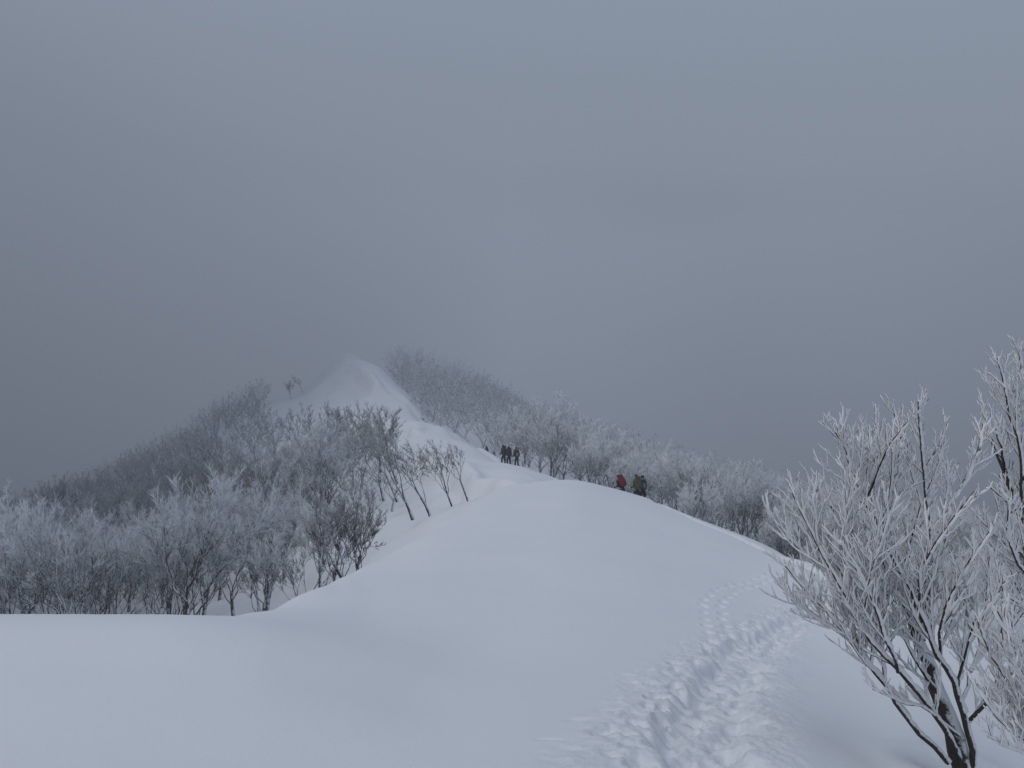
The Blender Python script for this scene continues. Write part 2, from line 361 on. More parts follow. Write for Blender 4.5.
# ------------------------------------------------------------------ trees
def perp(d):
    a = Vector((0, 0, 1)) if abs(d.z) < .9 else Vector((1, 0, 0))
    u = d.cross(a).normalized(); return u, d.cross(u).normalized()

class Tubes:
    def __init__(s): s.v, s.q, s.t, s.n = [], [], [], 0
    def add(s, pts, radii, sides, jitter=0.0, rg=None):
        k = len(pts); P_ = [Vector(p) for p in pts]
        for i in range(k):
            d = (P_[min(i + 1, k - 1)] - P_[max(i - 1, 0)]).normalized(); u, w = perp(d)
            if i == k - 1 and radii[i] <= 0:
                s.v.append(tuple(P_[i])); break
            for j in range(sides):
                an = 2 * PI * j / sides; r = radii[i] * (1 + (rg.uniform(-jitter, jitter) if jitter else 0))
                s.v.append(tuple(P_[i] + (u * math.cos(an) + w * math.sin(an)) * r))
        tip = radii[-1] <= 0; rings = k - 1 if tip else k
        for i in range(rings - 1):
            for j in range(sides):
                b, c = s.n + i * sides, s.n + (i + 1) * sides
                s.q.append((b + j, b + (j + 1) % sides, c + (j + 1) % sides, c + j))
        e = s.n + (rings - 1) * sides
        if tip:
            for j in range(sides): s.t.append((e + j, e + (j + 1) % sides, e + sides))
        s.n = len(s.v)
    def mesh(s, name, mat): return np_mesh(name, s.v, s.q, s.t, mat)

def grow(rg, p, d, length, n, up, wander):
    """a polyline that starts along d and bends upwards"""
    pts = [p.copy()]; st = length / n
    for i in range(n):
        d = (d + Vector((0, 0, up / n)) + Vector((rg.gauss(0, wander), rg.gauss(0, wander), rg.gauss(0, wander * .6)))).normalized()
        p = p + d * st; pts.append(p.copy())
    return pts
def at(pts, t):
    f = t * (len(pts) - 1); i = min(int(f), len(pts) - 2); f -= i
    return pts[i].lerp(pts[i + 1], f), (pts[i + 1] - pts[i]).normalized()
def side_dir(rg, d, ang, sgn=None):
    u, w = perp(d); a = rg.uniform(0, 2 * PI) if sgn is None else sgn
    o = u * math.cos(a) + w * math.sin(a); return (d * math.cos(ang) + o * math.sin(ang)).normalized()

def tree_meshes(seed, h, width, stems, lean, twig_r, dens=1.0, bole=.2, lod=0):
    """a bare beech: short bole, limbs that fan out to a domed crown, fine frosted sprays. Returns trunk and crown tubes"""
    rg = random.Random(seed); tr, cr = Tubes(), Tubes()
    ld = Vector((math.sin(lean), 0, math.cos(lean)))
    drift = Vector((math.sin(lean) * .6, 0, 0))                 # the wind bends everything one way
    r0 = .0115 * h + .025
    b = grow(rg, Vector((0, 0, -.6)), ld, h * bole + .6, 3, .1, .07)
    tr.add(b, [r0 * 1.35, r0, r0 * .9, r0 * .8], 6)
    a0 = rg.uniform(0, 6.28); H = h * (1 - bole)
    def bez(p0, p1, p2, n):
        return [p0 * (1 - t) ** 2 + p1 * 2 * t * (1 - t) + p2 * t * t for t in (i / n for i in range(n + 1))]
    def rough(pts, w):
        return [pts[0]] + [p + Vector((rg.gauss(0, w), rg.gauss(0, w), rg.gauss(0, w))) for p in pts[1:]]
    limbs = []
    for k in range(stems):
        az = a0 + 2.4 * k + rg.uniform(-.35, .35); f = math.sqrt((k + .3) / stems)
        th = f * width * rg.uniform(.8, 1.12)
        Rr = H * (1 - .30 * math.sin(th) ** 2) * rg.uniform(.82, 1.0)
        o = Vector((math.cos(az), math.sin(az), 0))
        end = (ld * math.cos(th) + o * math.sin(th)) * Rr + drift * H * .3
        p, _ = at(b, rg.uniform(.5, 1.0))
        mid = (ld * math.cos(th * rg.uniform(.7, 1.25)) + o * math.sin(th * 1.1)) * Rr * .5
        pts = rough(bez(p, p + mid, p + end, 7), .012 * h)
        rr = r0 * rg.uniform(.40, .60) * (1 - .3 * f)
        tr.add(pts, [rr * (1 - .88 * (i / 7) ** .8) for i in range(7)] + [0], 5); limbs.append((pts, Rr, rr))
    def spray(p, d, l, n):
        """a small fan of twigs"""
        tp = grow(rg, p, d, l, 2, .15, .12)
        cr.add(tp, [twig_r * 1.1, twig_r, 0], 3)
        for e in range(n):
            p5, d5 = at(tp, rg.uniform(.1, .95)); d6 = (side_dir(rg, d5, rg.uniform(.35, .8)) + Vector((0, 0, .15)) + drift * .4).normalized()
            cr.add([p5, p5 + d6 * l * rg.uniform(.35, .75)], [twig_r, 0], 3)
    for pts, L, rr in limbs:
        nb = max(5, int((12 if lod == 0 else 7) * dens))
        for j in range(nb):
            t = .3 + .68 * (j + rg.random()) / nb; p, d = at(pts, min(t, .98)); bl = (L * .30 * (1.15 - t) + .09 * h) * rg.uniform(.65, 1.25)
            d2 = (side_dir(rg, d, rg.uniform(.45, .9)) + Vector((0, 0, .15)) + drift * .4).normalized()
            bp = grow(rg, p, d2, bl, 4, .3, .1)
            br = rr * .28 * (1 - .6 * t) + .006
            (tr if lod == 0 and t < .55 else cr).add(bp, [br, br * .8, br * .6, br * .45, 0], 3)
            for q in range(int((9 if lod == 0 else 5) * dens)):
                p3, d3 = at(bp, rg.uniform(.2, 1.0))
                d4 = (side_dir(rg, d3, rg.uniform(.3, .8)) + Vector((0, 0, .22)) + drift * .4).normalized()
                spray(p3, d4, rg.uniform(.035, .075) * h, 5 if lod == 0 else 3)
        for q in range(int(8 * dens)):
            p3, d3 = at(pts, rg.uniform(.75, 1.0)); d4 = (side_dir(rg, d3, rg.uniform(.2, .8)) + Vector((0, 0, .1))).normalized()
            spray(p3, d4, rg.uniform(.04, .075) * h, 4 if lod == 0 else 2)
    top = max(v[2] for v in cr.v); f = h / top                  # bring the crown to the asked height
    for t in (tr, cr): t.v = [(x * f, y * f, z * f) for x, y, z in t.v]
    return tr, cr

LEFT_T, RIGHT_T, DARK_T, LEAN_T = [], [], [], []
def protos(n, seed, mat, twr, dens, leans, out, nm, stems=(5, 8), spread=(.5, .85)):
    for k in range(n):
        rg = random.Random(seed + k)
        tr, cr = tree_meshes(seed + k, 7.0, rg.uniform(*spread), rg.randint(*stems), rg.uniform(*leans), twr, dens, rg.uniform(.16, .36))
        out.append((tr.mesh('trunk', M_TRUNK_R if nm == 'right' else M_TRUNK), cr.mesh('crown', mat)))
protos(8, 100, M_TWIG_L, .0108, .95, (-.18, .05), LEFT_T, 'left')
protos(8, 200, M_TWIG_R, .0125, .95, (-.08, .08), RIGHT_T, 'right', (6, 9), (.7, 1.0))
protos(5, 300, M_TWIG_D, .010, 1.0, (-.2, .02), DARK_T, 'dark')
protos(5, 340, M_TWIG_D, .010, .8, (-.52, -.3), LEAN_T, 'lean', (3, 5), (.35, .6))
print('protos', [len(a.polygons) + len(b.polygons) for a, b in LEFT_T], time.time() - T0)

def put_tree(pair, loc, h, rz, label, group, cat='tree', name='frosted_tree'):
    e = empty(name, loc, rz, h / 7.0)
    tag(e, label, cat, group)
    for nm, me in zip(('trunk', 'crown'), pair):
        link(bpy.data.objects.new(nm, me), e)
    return e

def interp(d, tab):
    xs = [a for a, _ in tab]; return float(np.interp(d, xs, [b for _, b in tab]))
EDGE_L = [(34, 250), (42, 322), (50, 385), (58, 405), (66, 412), (75, 396), (85, 366), (95, 336), (105, 312), (118, 291), (132, 276), (150, 258), (165, 256), (178, 262), (190, 270), (205, 280)]
EDGE_R = [(48, 900), (54, 790), (60, 690), (68, 628), (76, 585), (84, 556), (92, 540), (102, 520), (115, 484), (130, 436), (145, 418), (160, 408), (175, 400), (190, 396), (200, 394), (262, 392)]
# how high the ground before a point already reaches, so that wholly hidden trees can be left out
CMIN = np.minimum.accumulate(TAB, axis=1)
def hidden(x, y, z):
    px = CX + F * x / y
    if px < PX0 + 10 or px > PX1 - 10: return True
    i = int((px - PX0) / DPX); j = int((math.log(y * .97) - LD0) / DLD)
    return HZ - z * F / y > CMIN[i, j] - 2

# ---- trees one can tell apart: (bearing, distance, height, prototype list, index, turn, label)
SPECIAL = [
 (291, 176, 4.2, DARK_T, 1, 0.3, 'faint low tree poking from the left crest edge of the summit cone, lower one'),
 (303, 178, 3.8, LEAN_T, 2, 0.1, 'faint thin tree poking from the left crest edge of the summit cone, upper one'),
 (469, 50, 3.7, LEAN_T, 0, 0.2, 'thin bare tree leaning left, alone on the snow edge'),
 (454, 49, 4.2, LEAN_T, 1, 0.1, 'leaning tree just left of the thin lone tree on the hump edge'),
 (432, 50, 5.8, LEAN_T, 2, 0.0, 'dark leaning tree with a long bare trunk at the hump edge below the cornice'),
 (413, 55, 6.8, LEAN_T, 3, 0.3, 'slender wind-bent tree with dark trunk behind the hump edge under the cornice'),
 (341, 92, 7.2, DARK_T, 4, 0.4, 'tall dark round-crowned tree standing out against the white summit cone'),
 (366, 33, 5.0, DARK_T, 1, 0.9, 'tree with clear dark trunk in open snow just beyond the hump edge'),
 (356, 34.5, 4.8, LEAN_T, 4, 1.0, 'tree leaning left beside the clear dark trunk beyond the hump edge'),
 (337, 37, 5.8, DARK_T, 3, 2.0, 'forked dark tree on open snow, uphill of the hump edge'),
 (306, 33, 4.2, LEFT_T, 5, 0.4, 'spreading low tree with fanned stems just above the hump edge'),
 (194, 42, 8.4, LEFT_T, 0, 1.2, 'vase-shaped white frosted tree just over the snow lip at front left'),
 (34, 44, 10.4, LEFT_T, 2, 0.4, 'large wide frosted tree with many dark stems at the front left'),
 (106, 46, 8.0, LEFT_T, 4, 2.4, 'medium frosted tree between the large wide tree and the vase-shaped tree at front left'),
 (554, 77, 7.6, RIGHT_T, 0, 0.5, 'big frosted tree with forked dark trunk on the ridge right of the three hikers'),
 (590, 74, 6.2, RIGHT_T, 1, 1.5, 'round white frosted tree right of the forked trunk on the ridge'),
 (700, 56, 4.6, RIGHT_T, 4, 2.5, 'small bright white frosted tree behind the snow edge right of the red pack hiker'),
]
used = []
for px, d, h, lst, idx, rz, lab in SPECIAL:
    p = P(px, d); p.z -= .1
    put_tree(lst[idx], p, h, rz, lab, 'frosted trees that stand out'); used.append((p.x, p.y))

# ---- the forest
rg = random.Random(42)
cand = []
def scatter(side, n, spacing):
    pts = []
    grid = {}
    def ok(x, y, s):
        k = (int(x // 6), int(y // 6))
        for a in (-1, 0, 1):
            for b_ in (-1, 0, 1):
                for q in grid.get((k[0] + a, k[1] + b_), ()):
                    if (q[0] - x) ** 2 + (q[1] - y) ** 2 < s * s: return False
        grid.setdefault(k, []).append((x, y)); return True
    for x, y in used: ok(x, y, 0)
    for _ in range(n):
        d = 34 + (262 - 34) * rg.random() ** 1.25
        if side == 'L':
            e = interp(d, EDGE_L); px = rg.uniform(-60, e)
            if d < 40 and px > 210 or d < 52 and px > 325: continue
            # thin out the open snow beside the ridge
            if e - px < 55 and d < 100 and rg.random() < .3: continue
            if d > 190: continue
        else:
            e = interp(d, EDGE_R); px = rg.uniform(e, 1085)
            if d < 48: continue
        x = (px - CX) / F * d
        if not ok(x, d, spacing * rg.uniform(.8, 1.3) * (1.45 if d < 62 else 1.4 if side == 'R' else 1)): continue
        z = float(base_h(x, d)) - .15
        h = rg.uniform(6.6, 10.0)
        if side == 'L' and e - px < 70 and d < 155: h *= .72
        if side == 'L' and d > 120: h *= .72 if d > 150 else .85
        if side == 'R':
            h = rg.uniform(7.4, 11.0)
            if d < 72: h = rg.uniform(5.4, 8.4)
            if d > 150: h *= .84
        if hidden(x, d, z + h * .97): continue
        pts.append((x, d, z, h, px, e))
    return pts
LP = scatter('L', 9000, 3.0); RP = scatter('R', 9000, 3.0)
allp = [(h / d, 'L', (x, d, z, h, px, e)) for x, d, z, h, px, e in LP] + [(h / d, 'R', (x, d, z, h, px, e)) for x, d, z, h, px, e in RP]
allp.sort(key=lambda q: -q[0])
NIND = 275
rest = []
LAB = {'LN': ('frost-covered bare tree in the forest filling the front of the left slope', 'frosted trees on the front of the left slope'),
       'LF': ('darker frosted tree in the forest high on the left slope below the summit cone', 'darker trees high on the left slope'),
       'RN': ('white frosted tree in the wood on the right side behind the hikers and hump', 'white frosted trees on the right side')}
for n, (k, sd, (x, d, z, h, px, e)) in enumerate(allp):
    if n >= NIND:
        rest.append((sd, x, d, z, h)); continue
    if sd == 'L':
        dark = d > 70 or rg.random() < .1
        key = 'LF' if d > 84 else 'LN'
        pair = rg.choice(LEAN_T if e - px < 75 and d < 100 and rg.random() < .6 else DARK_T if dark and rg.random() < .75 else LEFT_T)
    else:
        key = 'RN'; pair = rg.choice(RIGHT_T if rg.random() < .86 else LEFT_T)
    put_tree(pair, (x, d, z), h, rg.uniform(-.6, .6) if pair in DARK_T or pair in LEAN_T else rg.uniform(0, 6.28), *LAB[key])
print('individual', min(NIND, len(allp)), 'left', len(LP), 'right', len(RP), 'rest', len(rest), time.time() - T0)

def far_mass(side, mat, name, label, protoseed):
    src = []
    for k in range(4):
        tr, cr = tree_meshes(protoseed + k, 7.0, 1.0, 7, -.06, .024, .75, .15, lod=1)
        V = np.array(tr.v + cr.v); Q = np.array(tr.q + [tuple(i + tr.n for i in q) for q in cr.q]); Tt = np.array(tr.t + [tuple(i + tr.n for i in q) for q in cr.t])
        src.append((V, Q, Tt))
    vs, qs, ts, n = [], [], [], 0
    for sd, x, d, z, h in rest:
        if sd != side: continue
        V, Q, Tt = src[rg.randrange(4)]; a = rg.uniform(0, 6.28); c, s = math.cos(a), math.sin(a); k = h / 7
        vs.append(np.stack([(V[:, 0] * c - V[:, 1] * s) * k + x, (V[:, 0] * s + V[:, 1] * c) * k + d, V[:, 2] * k + z], 1))
        qs.append(Q + n); ts.append(Tt + n); n += len(V)
    if not vs: return
    me = np_mesh(name, np.concatenate(vs), np.concatenate(qs), np.concatenate(ts), mat)
    o = link(bpy.data.objects.new(name, me)); tag(o, label, 'forest', kind='stuff')
    print(name, len(me.polygons), time.time() - T0)
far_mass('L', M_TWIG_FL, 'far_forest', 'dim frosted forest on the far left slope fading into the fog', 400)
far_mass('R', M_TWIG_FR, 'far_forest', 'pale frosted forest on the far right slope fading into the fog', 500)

# ------------------------------------------------------------------ the rime covered trees beside the path
WIND = Vector((.75, -.25, .62)).normalized()
def near_tree(name, base, limbs, label, seed, twig_gap=.06, rime_amt=1.0, cat='tree', depth_spread=.35, trunk=None):
    """limbs: polylines of (px, py, distance) with start radius; grown over with branches and twigs, rime on the windward side"""
    rg = random.Random(seed); root = empty(name, base); tag(root, label, cat)
    bt, bl, rm = Tubes(), Tubes(), Tubes(); bw = bl
    B = Vector(base)
    def rime(pts, radii, amt, sides=6):
        P2, R2 = [], []
        n = max(2, int(sum((b - a).length for a, b in zip(pts[:-1], pts[1:])) / .035)); n = min(n, 40)
        for i in range(n + 1):
            t = i / n; p, d = at(pts, min(t, .9999)); r = np.interp(t * (len(pts) - 1), range(len(pts)), radii)
            w = WIND - d * WIND.dot(d); w = w.normalized() if w.length > .05 else Vector((0, 0, 1))
            g = amt * (.75 + .5 * rg.random()) * (1 + .8 * mnoise.noise((p + B) * 6))
            R_ = r * .64 + .0060 * g
            P2.append(p + w * (r * .62 + .0044 * g) + Vector((rg.gauss(0, .0016), rg.gauss(0, .0016), rg.gauss(0, .0016)))); R2.append(max(R_, .003))
        R2[-1] = R2[-1] * .6
        P2.append(P2[-1] + (P2[-1] - P2[-2]).normalized() * .012); R2.append(0)
        rm.add(P2, R2, sides, .22, rg)
    def twigs(pts, r, L, level, dens=1.0):
        n = max(2, int(L / twig_gap * dens)); s0 = rg.uniform(0, 6.28)
        for i in range(n):
            t = .12 + .86 * (i + rg.random() * .8) / n
            if t > .98: t = .98
            p, d = at(pts, t)
            an = s0 + (PI if i % 2 else 0) + rg.gauss(0, .7)
            d2 = side_dir(rg, d, rg.uniform(.5, .95), an)
            d2 = Vector((d2.x, max(d2.y, -.4), (d2.z + .24) if d2.z > -.2 else -.6 * d2.z)).normalized()
            l2 = L * (.56 - .30 * t) * rg.uniform(.55, 1.2); l2 = max(.07, min(l2, .6))
            r2 = max(.0018, r * (.5 - .25 * t) * rg.uniform(.7, 1))
            seg = 4 if l2 > .25 else 2
            tp = grow(rg, p, d2, l2, seg, .45, .09)
            rad = [r2 * (1 - .6 * k / seg) for k in range(seg + 1)]
            bw.add(tp, rad, 4); rime(tp, rad, (1.0, .9, .75)[level] * rime_amt, 5)
            if level < 2 and l2 > .13: twigs(tp, r2, l2, level + 1, .95)
    for k, (pts_px, ra, rb, is_trunk) in enumerate(limbs):
        ctrl = [P(px, d, py) - B for px, py, d in pts_px]
        pts = []                                              # smooth the polyline
        for a, b in zip(ctrl[:-1], ctrl[1:]):
            L = (b - a).length; m = max(1, int(L / .14))
            for i in range(m): pts.append(a.lerp(b, i / m))
        pts.append(ctrl[-1])
        for _ in range(2): pts = [pts[0]] + [(pts[i - 1] + pts[i] * 2 + pts[i + 1]) / 4 for i in range(1, len(pts) - 1)] + [pts[-1]]
        pts = [pts[0]] + [p + Vector((rg.gauss(0, .008), rg.gauss(0, .012), rg.gauss(0, .006))) for p in pts[1:]]
        n = len(pts); rad = [rb + (ra - rb) * (1 - i / (n - 1)) ** (1.7 if is_trunk else 1.15) for i in range(n)]
        (bt if is_trunk else bl).add(pts, rad, 8 if is_trunk else 6, .1, rg)
        L = sum((b - a).length for a, b in zip(pts[:-1], pts[1:]))
        cut = int(n * (.42 if is_trunk else .28))
        if is_trunk: rime(pts[cut:], [r * .85 for r in rad[cut:]], 1.2 * rime_amt, 8)
        else: rime(pts[cut:], rad[cut:], 1.35 * rime_amt, 7); rime(pts[:cut + 1], [r * .8 for r in rad[:cut + 1]], .5 * rime_amt, 7)
        if is_trunk is not True or L > 1.2:
            st = int(n * (.35 if is_trunk else .16 if L < 1.6 else .44)); sub = pts[st:]
            # side branches, then twigs on them
            Ls = sum((b - a).length for a, b in zip(sub[:-1], sub[1:])); nb = max(3, int(Ls / .125)); s0 = rg.uniform(0, 6.28)
            for i in range(nb):
                t = (i + rg.random()) / nb; p, d = at(sub, min(t, .99)); r_here = float(np.interp(st + t * (n - 1 - st), range(n), rad))
                d2 = side_dir(rg, d, rg.uniform(.45, .95), s0 + (PI if i % 2 else 0) + rg.gauss(0, .8)); d2 = Vector((d2.x, max(d2.y, -.3), abs(d2.z + .1) * (1 if d2.z > -.1 else .6) + .18)).normalized()
                l2 = min(1.0, L * (.42 - .36 * t) * rg.uniform(.6, 1.3)); l2 = max(l2, .2)
                r2 = max(.0035, min(.012, r_here * .45)); tp = grow(rg, p, d2, l2, 5, .5, .07)
                rr = [r2 * (1 - .55 * q / 5) for q in range(6)]
                bl.add(tp, rr, 5); rime(tp, rr, 1.25 * rime_amt, 6); twigs(tp, r2, l2, 1)
            twigs(sub[len(sub) // 2:], rb * 1.2, Ls * .5, 1, .8)
    for nm, tb, mt in (('trunk', bt, M_BARK_NEAR), ('crown', bl, M_BARK_NEAR), ('rime', rm, M_RIME)):
        if tb.n: link(bpy.data.objects.new(nm, tb.mesh(nm, mt)), root)
    print(name, bw.n, rm.n, time.time() - T0)
    return root

D = 6.5
near_tree('rime_tree', P(962, D), [
    ([(966, 775, D), (955, 735, D), (938, 690, D), (922, 645, D + .1), (906, 606, D + .15), (890, 570, D + .2), (878, 535, D + .2), (868, 505, D + .1), (852, 470, D), (836, 432, D - .1)], .095, .006, True),
    ([(921, 640, D + .1), (925, 600, D + .3), (928, 565, D + .4), (930, 532, D + .45)], .036, .018, True),
    ([(930, 532, D + .45), (922, 500, D + .5), (908, 470, D + .5), (900, 440, D + .5), (892, 405, D + .45)], .013, .006, False),
    ([(929, 520, D + .45), (924, 480, D + .3), (922, 445, D + .2), (917, 402, D + .1)], .013, .005, False),
    ([(930, 530, D + .45), (950, 505, D + .6), (966, 480, D + .7), (978, 450, D + .8), (984, 424, D + .8)], .014, .005, False),
    ([(884, 556, D + .2), (882, 520, D + .5), (886, 480, D + .7), (880, 440, D + .8), (876, 425, D + .8)], .013, .005, False),
    ([(866, 500, D + .1), (874, 470, D - .2), (890, 445, D - .3), (908, 420, D - .4)], .012, .004, False),
    # long low stems that lean out over the snow
    ([(948, 762, D - .1), (920, 735, D - .2), (896, 702, D - .3), (868, 660, D - .4), (846, 632, D - .45), (826, 612, D - .5), (806, 590, D - .5), (786, 566, D - .5)], .026, .006, False),
    ([(962, 768, D), (944, 725, D - .2), (920, 695, D - .4), (898, 672, D - .5), (872, 640, D - .6), (850, 606, D - .6), (830, 572, D - .6), (812, 530, D - .6), (792, 494, D - .6)], .026, .006, False),
    ([(868, 660, D - .4), (852, 628, D - .2), (842, 600, D - .1), (826, 566, D), (812, 548, D)], .014, .005, False),
    ([(906, 606, D + .15), (880, 590, D - .2), (862, 566, D - .3), (846, 536, D - .3), (830, 505, D - .3)], .022, .006, False),
    ([(898, 672, D - .5), (884, 636, D - .7), (872, 600, D - .8), (858, 566, D - .8), (842, 542, D - .8)], .015, .005, False),
    # right-hand stem with heavy rime that crosses in front
    ([(972, 775, D - .05), (971, 728, D - .1), (958, 692, D - .2), (944, 668, D - .3), (930, 640, D - .4), (916, 606, D - .5), (902, 572, D - .6), (886, 545, D - .6)], .028, .008, False),
    ([(958, 692, D - .2), (962, 660, D - .4), (972, 625, D - .5), (990, 600, D - .6), (1004, 580, D - .6)], .014, .005, False),
    ([(940, 660, D - .3), (938, 622, D - .5), (952, 590, D - .6), (964, 560, D - .7), (988, 532, D - .7)], .014, .005, False),
    ([(922, 620, D - .4), (916, 580, D - .6), (930, 545, D - .7), (950, 520, D - .8), (975, 492, D - .8)], .013, .005, False),
    ([(958, 735, D - .1), (932, 712, D - .3), (908, 700, D - .4), (890, 704, D - .5), (872, 690, D - .5)], .014, .005, False),
    ([(968, 722, D - .1), (988, 704, D - .2), (1006, 690, D - .3), (1020, 664, D - .3), (1026, 640, D - .3)], .018, .006, False),
    ([(988, 704, D - .2), (1000, 672, D - .1), (1004, 640, D), (998, 606, D), (1002, 575, D)], .013, .005, False),
    ([(962, 700, D - .1), (976, 660, D + .2), (988, 622, D + .4), (984, 585, D + .5), (992, 548, D + .5)], .015, .005, False),
    ([(937, 690, D), (920, 668, D - .2), (905, 645, D - .3), (897, 625, D - .3)], .016, .005, False),
], 'large rime-coated bare tree with several leaning dark stems beside the footpath', 11)

D2 = 8.2
near_tree('rime_tree', P(1052, D2), [
    ([(1060, 700, D2), (1046, 640, D2), (1034, 585, D2), (1030, 540, D2), (1020, 512, D2), (1008, 484, D2 + .1), (1004, 470, D2 + .1)], .085, .035, True),
    ([(1022, 515, D2), (1024, 480, D2 - .2), (1020, 450, D2 - .2), (1012, 420, D2 - .3), (1004, 395, D2 - .3), (996, 358, D2 - .3)], .02, .007, False),
    ([(1024, 480, D2 - .2), (1032, 440, D2 - .1), (1030, 405, D2), (1022, 375, D2), (1018, 352, D2)], .02, .006, False),
    ([(1004, 470, D2 + .1), (994, 448, D2 + .2), (984, 425, D2 + .3), (980, 405, D2 + .3)], .022, .006, False),
    ([(1004, 470, D2 + .1), (1000, 440, D2 - .3), (990, 415, D2 - .4), (976, 452, D2 - .4)][:3], .018, .006, False),
    ([(1032, 560, D2), (1008, 545, D2 - .3), (990, 530, D2 - .4), (976, 515, D2 - .4)], .02, .006, False),
    ([(1034, 585, D2), (1014, 560, D2 - .5), (1004, 532, D2 - .6), (1010, 498, D2 - .7)], .02, .006, False),
    ([(1040, 620, D2), (1020, 600, D2 - .4), (1004, 600, D2 - .5), (985, 585, D2 - .5)], .018, .006, False),
], 'tall dark frosted tree cut by the right edge behind the leaning rime tree', 23, twig_gap=.06)

D3 = 5.6
near_tree('rime_shrub', P(1062, D3), [
    ([(1062, 790, D3), (1040, 745, D3), (1022, 712, D3), (1004, 680, D3), (992, 650, D3), (976, 622, D3)], .022, .006, False),
    ([(1064, 790, D3), (1046, 720, D3 - .1), (1030, 680, D3 - .2), (1014, 640, D3 - .2), (998, 610, D3 - .2)], .02, .005, False),
    ([(1066, 790, D3), (1054, 700, D3 + .2), (1040, 650, D3 + .3), (1028, 610, D3 + .3)], .02, .005, False),
    ([(1064, 790, D3), (1052, 740, D3 - .3), (1032, 700, D3 - .4), (1010, 664, D3 - .4), (1006, 630, D3 - .4)], .015, .005, False),
    ([(1060, 770, D3), (1036, 760, D3 - .3), (1010, 752, D3 - .4), (990, 738, D3 - .4)], .012, .004, False),
    ([(1040, 745, D3), (1016, 738, D3 - .2), (996, 722, D3 - .3), (984, 700, D3 - .3)], .012, .004, False),
], 'low rime-coated shrub at the right edge in front of the leaning tree', 31, cat='shrub', rime_amt=1.15)

# ------------------------------------------------------------------ hikers
M_SKIN = mat_cloth('skin', (.45, .28, .2), .6, .05)
def cm(n, c): return mat_cloth(n, c)
M_BLK = cm('black_cloth', (.012, .012, .014)); M_NAVY = cm('navy_cloth', (.018, .024, .036)); M_GREY = cm('grey_cloth', (.05, .05, .06))
M_RED = cm('red_pack', (.13, .016, .018)); M_GRN = cm('olive_cloth', (.062, .072, .024)); M_TEAL = cm('teal_wool', (.01, .075, .08))
M_PURP = cm('plum_grey', (.04, .036, .045)); M_TN = cm('teal_navy', (.014, .03, .038)); M_LG = cm('light_grey', (.16, .16, .16)); M_MET = cm('pole_metal', (.06, .06, .065))

def skin_obj(name, joints, edges, mat, parent, root=0, sub=1):
    me = bpy.data.meshes.new(name); me.from_pydata([j[0] for j in joints], edges, [])
    o = link(bpy.data.objects.new(name, me), parent)
    m = o.modifiers.new('skin', 'SKIN'); m.use_smooth_shade = True
    lay = me.skin_vertices[0] if me.skin_vertices else None
    if lay is None:
        bm_ = None
        import bmesh
        bm_ = bmesh.new(); bm_.from_mesh(me); bm_.verts.layers.skin.verify(); bm_.to_mesh(me); bm_.free(); lay = me.skin_vertices[0]
    for i, j in enumerate(joints):
        r = j[1]; lay.data[i].radius = r if isinstance(r, tuple) else (r, r); lay.data[i].use_root = (i == root)
    s = o.modifiers.new('sub', 'SUBSURF'); s.levels = sub; s.render_levels = sub + 1
    me.materials.append(mat)
    return o

def ellipsoid(t, c, r, n=10, m=7):
    b = t.n
    for i in range(m + 1):
        th = PI * i / m
        for j in range(n):
            ph = 2 * PI * j / n
            t.v.append((c[0] + r[0] * math.sin(th) * math.cos(ph), c[1] + r[1] * math.sin(th) * math.sin(ph), c[2] + r[2] * math.cos(th)))
    for i in range(m):
        for j in range(n):
            t.q.append((b + i * n + j, b + (i + 1) * n + j, b + (i + 1) * n + (j + 1) % n, b + i * n + (j + 1) % n))
    t.n = len(t.v)

